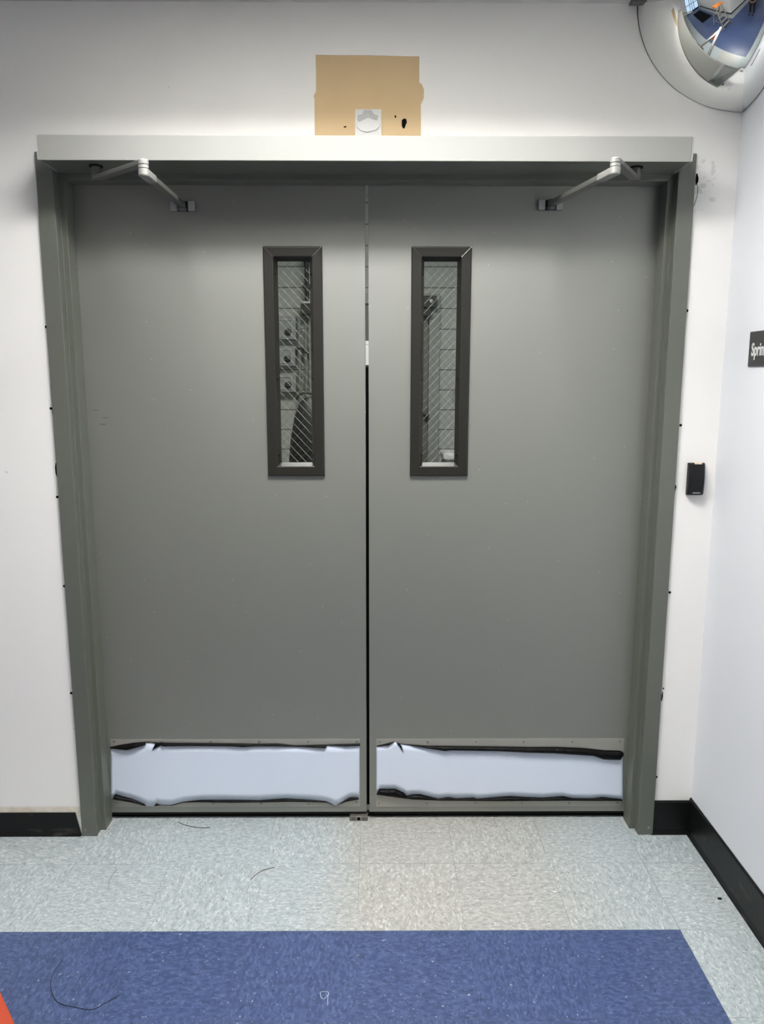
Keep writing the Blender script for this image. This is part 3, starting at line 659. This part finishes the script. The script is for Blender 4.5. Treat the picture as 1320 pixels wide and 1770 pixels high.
p0, p1 = Q(523, 526), Q(545, 546)
t_ = thing('switch_box', ((p0.x + p1.x) / 2, 5.5, p1.z), 'dark switch box with shiny top under the conduit', 'switch box')
G().box(p0.x, p1.x, 5.38, 5.6, p1.z, p0.z - .012).out('box_body', DARKM, t_, bevel=.004)
G().box(p0.x + .02, p1.x, 5.40, 5.6, p0.z - .010, p0.z + .012).out('box_lid', WHITEP, t_, bevel=.003)
# dark domed tank
td = 3.0
c0 = Q(536, 690, td); tw = abs(Q(497, 760, td).x - c0.x)
t_ = thing('tank', (c0.x, td, 0), 'dark domed tank with loop handle behind the left wired window', 'tank')
zt = Q(520, 686, td).z
G().lathe([(tw * .96, .15), (tw, .3), (tw, zt - .62), (tw * .96, zt - .45), (tw * .86, zt - .28), (tw * .68, zt - .13), (tw * .45, zt - .04), (tw * .2, zt - .005), (.01, zt)], (c0.x, td, 0), n=40).out('shell', mat('tank_dark', lin(22, 24, 24), .6), t_, smooth=True)
G().lathe([(tw * .9, 0), (tw * .9, .15), (tw * .8, .16)], (c0.x, td, 0), n=32).out('stand_ring', DARKM, t_)
G().tube([(c0.x + .07 * math.cos(k * math.pi / 12) - .02, td - .03, zt - .02 + .05 * math.sin(k * math.pi / 12)) for k in range(13)], .009, 8).out('handle', DARKM, t_)
# utility tub lid / white box low on the right
p0, p1 = Q(763, 780, 4.6), Q(800, 799, 4.6)
t_ = thing('storage_bin', ((p0.x + p1.x) / 2, 4.6, 0), 'pale storage bin low behind the right wired window', 'bin')
G().box(p0.x + .01, p1.x - .01, 4.42, 4.78, 0, p0.z - .06).out('bin_body', mat('bin_grey', lin(150, 152, 148), .5), t_, bevel=.02)
G().box(p0.x, p1.x, 4.40, 4.80, p0.z - .065, p0.z).out('lid', WHITEP, t_, bevel=.02, seg=3)
# looped cable on the wall
t_ = tag(G().tube([Q(790 - 8 * math.sin(k * math.pi / 14), 664 + k * 2.9, 5.57) for k in range(15)], .006, 6).out('cable', GREYP), 'thin pale cable hanging on the far block wall', 'cable')
# white box in the slit between the leaves, and a dark cabinet below it
p0, p1 = Q(600, 589, 4.2), Q(668, 631, 4.2)
t_ = thing('dark_cabinet', (0, 4.2, 0), 'dark cabinet seen only through the slit between the doors', 'cabinet')
G().box(p0.x - .1, p1.x + .1, 4.2, 4.7, .06, p1.z).out('cabinet_body', DARKM, t_, bevel=.004)
G().box(p0.x - .08, -.01 + (p0.x + p1.x) / 2, 4.185, 4.2, .1, p1.z - .03).out('cabinet_door', DARKM, t_, bevel=.003)
G().box(p0.x - .08, p1.x + .08, 4.24, 4.66, 0, .06).out('plinth', RUBBER, t_)
t_ = thing('carton', ((p0.x + p1.x) / 2, 4.3, p1.z), 'white carton on the dark cabinet, glimpsed between the doors', 'carton')
G().box(p0.x, p1.x, 4.22, 4.56, p1.z, p0.z - .012).out('carton_body', WHITEP, t_, bevel=.003)
G().box(p0.x - .004, p1.x + .004, 4.216, 4.564, p0.z - .03, p0.z).out('lid', WHITEP, t_, bevel=.003)

# ------------------------------------------------------------------ ceiling lights
EM_H = emit('lamp_hall', LAMP_COL, LAMP); EM_N = emit('lamp_near', LAMP_COL, LAMP_NEAR); EM_F = emit('lamp_far', LAMP_COL, LAMP_FAR)
def panel(cx_, cy_, wx, wy, dep, m, label, z=CZ):
    t_ = thing('ceiling_light', (cx_, cy_, z), label, 'ceiling light', 'recessed ceiling light panels')
    o = (cx_ - wx / 2 - .019, cx_ + wx / 2 + .019, cy_ - wy / 2 - .019, cy_ + wy / 2 + .019); i = (o[0] + .019, o[1] - .019, o[2] + .019, o[3] - .019)
    q = lambda r, zz: [(r[0], r[2], zz), (r[1], r[2], zz), (r[1], r[3], zz), (r[0], r[3], zz)]
    rows = [q(o, z + dep + .012), q(o, z - .002), q(i, z - .002), q(i, z + dep), ]
    fs = [(r * 4 + k, r * 4 + (k + 1) % 4, r * 4 + 4 + (k + 1) % 4, r * 4 + 4 + k) for r in range(3) for k in range(4)] + [(0, 1, 2, 3)]
    G().add(sum(rows, []), fs).out('housing', HOUS, t_)
    G().box(i[0], i[1], i[2], i[3], z + dep - .004, z + dep).out('diffuser', m, t_)
    return t_
LBL = ['ceiling light panel over the blue tile just before the double doors', 'ceiling light panel above the person', 'second ceiling light panel of the long hall behind the person', 'third ceiling light panel of the long hall', 'last ceiling light panel of the long hall', 'ceiling light panel over the near end of the black mat', 'ceiling light panel by the glass entrance']
for k, p in enumerate(PANELS): panel(*p, EM_N if k == 0 else EM_H, LBL[k])
panel(0.0, 2.6, 1.18, 1.18, .0, EM_F, 'ceiling light panel in the room behind the doors', 3.28)

# ------------------------------------------------------------------ what the mirror shows of the hall
dg = thing('door_4', (EX, -1.75, 0), 'dark framed glass entrance doors at the hall end', None, kind='structure')
ALU = mat('entrance_frame', lin(34, 36, 42), .4, .4)
g = G()
for y in (-2.45, -1.85, -1.55, -1.25, -.66): g.box(EX - .08, EX - .02, y - .0, y + .06, 0, 2.25)
for z0, z1 in ((0, .14), (1.0, 1.06), (2.15, 2.25)): g.box(EX - .08, EX - .02, -2.45, -.6, z0, z1)
g.out('frame', ALU, dg); G().box(EX - .055, EX - .045, -2.42, -.63, .1, 2.2).out('glass_pane', GLASSD, dg)
o = G().box(-5.5, -2.75, -2.05, -1.15, 0, .012).out('floor_mat', MATB, bevel=.004); tag(o, 'long black entrance mat reflected in the dome mirror', 'mat')
# stepladder
lad = thing('stepladder', (-1.2, -1.67, 0), 'grey stepladder with orange top reflected in the dome mirror', 'stepladder')
FG = mat('ladder_grey', lin(150, 148, 140), .45, .4)
yA, yB, tx_, tz = -1.40, -1.94, -1.20, 1.36
FX, BX = -.76, -1.66
for y, yt in ((yA, -1.51), (yB, -1.83)):
    G().tube([(FX, y, .02), (tx_ + .08, yt, tz)], .024, 8).out('rail', FG, lad)
    G().tube([(BX, y, .02), (tx_ - .08, yt, tz)], .022, 8).out('rail', FG, lad)
    for x in (FX, BX): G().box(x - .03, x + .03, y - .03, y + .03, 0, .03).out('foot', RUBBER, lad, bevel=.004)
    G().tube([(FX - .13, y + (yt - y) * .35, .48), (BX + .13, y + (yt - y) * .35, .48)], .01, 6).out('spreader', FG, lad)
for k in range(1, 5):
    t = k / 5.2; x = FX + (tx_ + .08 - FX) * t; ya, yb = yA + (-1.51 - yA) * t, yB + (-1.83 - yB) * t
    G().box(x - .05, x + .05, yb, ya, tz * t - .015, tz * t + .012).out('step', FG, lad, bevel=.003)
    xr = BX + (tx_ - .08 - BX) * t; G().tube([(xr, yb, tz * t), (xr, ya, tz * t)], .012, 8).out('rear_brace', FG, lad)
G().box(tx_ - .15, tx_ + .15, -1.90, -1.44, tz - .01, tz + .06).out('top_cap', mat('ladder_orange', lin(228, 140, 70), .5), lad, bevel=.012)

# person standing behind the camera, seen in the mirror
def skin(name, pts, edges, m, parent=None, sub=2, rootv=0):
    me = bpy.data.meshes.new(name); me.from_pydata([p[:3] for p in pts], edges, []); o = bpy.data.objects.new(name, me); COL.objects.link(o)
    md = o.modifiers.new('skin', 'SKIN'); md.use_smooth_shade = True; md.use_x_symmetry = False
    for i, p in enumerate(pts):
        sv = me.skin_vertices[0].data[i]; r = p[3]; sv.radius = (r, r) if not isinstance(r, tuple) else r; sv.use_root = i == rootv
    s = o.modifiers.new('sub', 'SUBSURF'); s.levels = sub; s.render_levels = sub
    me.materials.append(m)
    if parent: attach(o, parent)
    return o
PX, PY = -.02, -2.90
pe = thing('person', (PX, PY, 0), 'person in dark clothes holding a phone, reflected in the dome mirror', 'person')
SKN = mat('skin_tone', lin(196, 152, 124), .55); TROU = mat('dark_trousers', lin(24, 25, 30), .85); JACK = mat('dark_jacket', lin(36, 38, 46), .85); HAIR = mat('dark_hair', lin(34, 28, 24), .7)
B_ = [(0, 0, .95, .125), (0, .005, 1.15, .115), (0, 0, 1.36, .125), (0, 0, 1.47, .07), (0, .01, 1.53, .055), (0, .02, 1.60, .082), (0, .02, 1.69, .088), (0, .01, 1.76, .06)]
E_ = [(0, 1), (1, 2), (2, 3), (3, 4), (4, 5), (5, 6), (6, 7)]
for s in (-1, 1):
    k = len(B_)
    B_ += [(s * .1, 0, .88, .088), (s * .105, .01, .50, .058), (s * .11, -.01, .28, .054), (s * .115, -.015, .085, .038), (s * .12, .07, .045, .036), (s * .125, .16, .03, .026)]
    E_ += [(0, k), (k, k + 1), (k + 1, k + 2), (k + 2, k + 3), (k + 3, k + 4), (k + 4, k + 5)]
    k = len(B_)
    B_ += [(s * .18, 0, 1.40, .062), (s * .235, .03, 1.16, .044), (s * .13, .25, 1.40, .033), (s * .09, .31, 1.47, .027), (s * .07, .35, 1.50, .03)]
    E_ += [(2, k), (k, k + 1), (k + 1, k + 2), (k + 2, k + 3), (k + 3, k + 4)]
    w0 = k + 4
    for q in range(4):
        n0 = len(B_); zf = 1.475 + q * .019; ln = (.052, .062, .066, .058)[q]
        B_ += [(s * .07, .372, zf, .0095), (s * .058, .372 + ln * .5, zf + .002, .0085), (s * (.058 - ln * .25), .372 + ln * .62, zf + .004, .0075)]
        E_ += [(w0, n0), (n0, n0 + 1), (n0 + 1, n0 + 2)]
    n0 = len(B_); B_ += [(s * .05, .345, 1.53, .0105), (s * .035, .37, 1.545, .009)]; E_ += [(w0, n0), (n0, n0 + 1)]
off = lambda L: [(p[0] + PX, p[1] + PY, p[2], p[3]) for p in L]
skin('body', off(B_), E_, SKN, pe)
tr = [(0, 0, .97, .15)]; te = []
for s in (-1, 1):
    k = len(tr); tr += [(s * .1, 0, .87, .105), (s * .105, .01, .50, .075), (s * .11, -.005, .28, .07), (s * .115, -.01, .08, .062)]; te += [(0, k), (k, k + 1), (k + 1, k + 2), (k + 2, k + 3)]
skin('trousers', off(tr), te, TROU, pe)
jk = [(0, 0, .88, .17), (0, .005, 1.12, .172), (0, 0, 1.37, .172), (0, 0, 1.46, .085)]; je = [(0, 1), (1, 2), (2, 3)]
for s in (-1, 1):
    k = len(jk); jk += [(s * .185, 0, 1.40, .075), (s * .237, .03, 1.16, .058), (s * .132, .235, 1.388, .045)]; je += [(2, k), (k, k + 1), (k + 1, k + 2)]
skin('jacket', off(jk), je, JACK, pe)
for s in (-1, 1):
    skin('shoe', off([(s * .115, -.04, .045, .045), (s * .118, .05, .045, .046), (s * .122, .15, .036, .036), (s * .124, .20, .03, .026)]), [(0, 1), (1, 2), (2, 3)], BLACK, pe)
skin('hair', off([(0, -.02, 1.66, .08), (0, -.01, 1.74, .085), (0, .04, 1.775, .06)]), [(0, 1), (1, 2)], HAIR, pe)
def ball(name, c, r, m): return G().lathe([(r * math.sin(math.pi * i / 8) + 1e-4, -r * math.cos(math.pi * i / 8)) for i in range(9)], (c[0] + PX, c[1] + PY, c[2]), n=14).out(name, m, pe, smooth=True)
for s in (-1, 1):
    ball('eye', (s * .032, .094, 1.665), .011, WHITEP)
    skin('ear', off([(s * .088, .015, 1.68, .012), (s * .092, .012, 1.655, .012), (s * .086, .018, 1.63, .009)]), [(0, 1), (1, 2)], SKN, pe)
skin('nose', off([(0, .10, 1.665, .010), (0, .113, 1.64, .013), (0, .116, 1.625, .015)]), [(0, 1), (1, 2)], SKN, pe)
skin('mouth', off([(-.022, .092, 1.59, .005), (0, .098, 1.588, .006), (.022, .092, 1.59, .005)]), [(0, 1), (1, 2)], mat('lip_tone', lin(170, 104, 96), .5), pe)
o = thing('phone', (PX, PY + .4, 1.5), 'dark phone held up by the person in the mirror', 'phone')
G().box(PX - .048, PX + .048, PY + .395, PY + .404, 1.47, 1.555).out('phone_body', BLACK, o, bevel=.003)
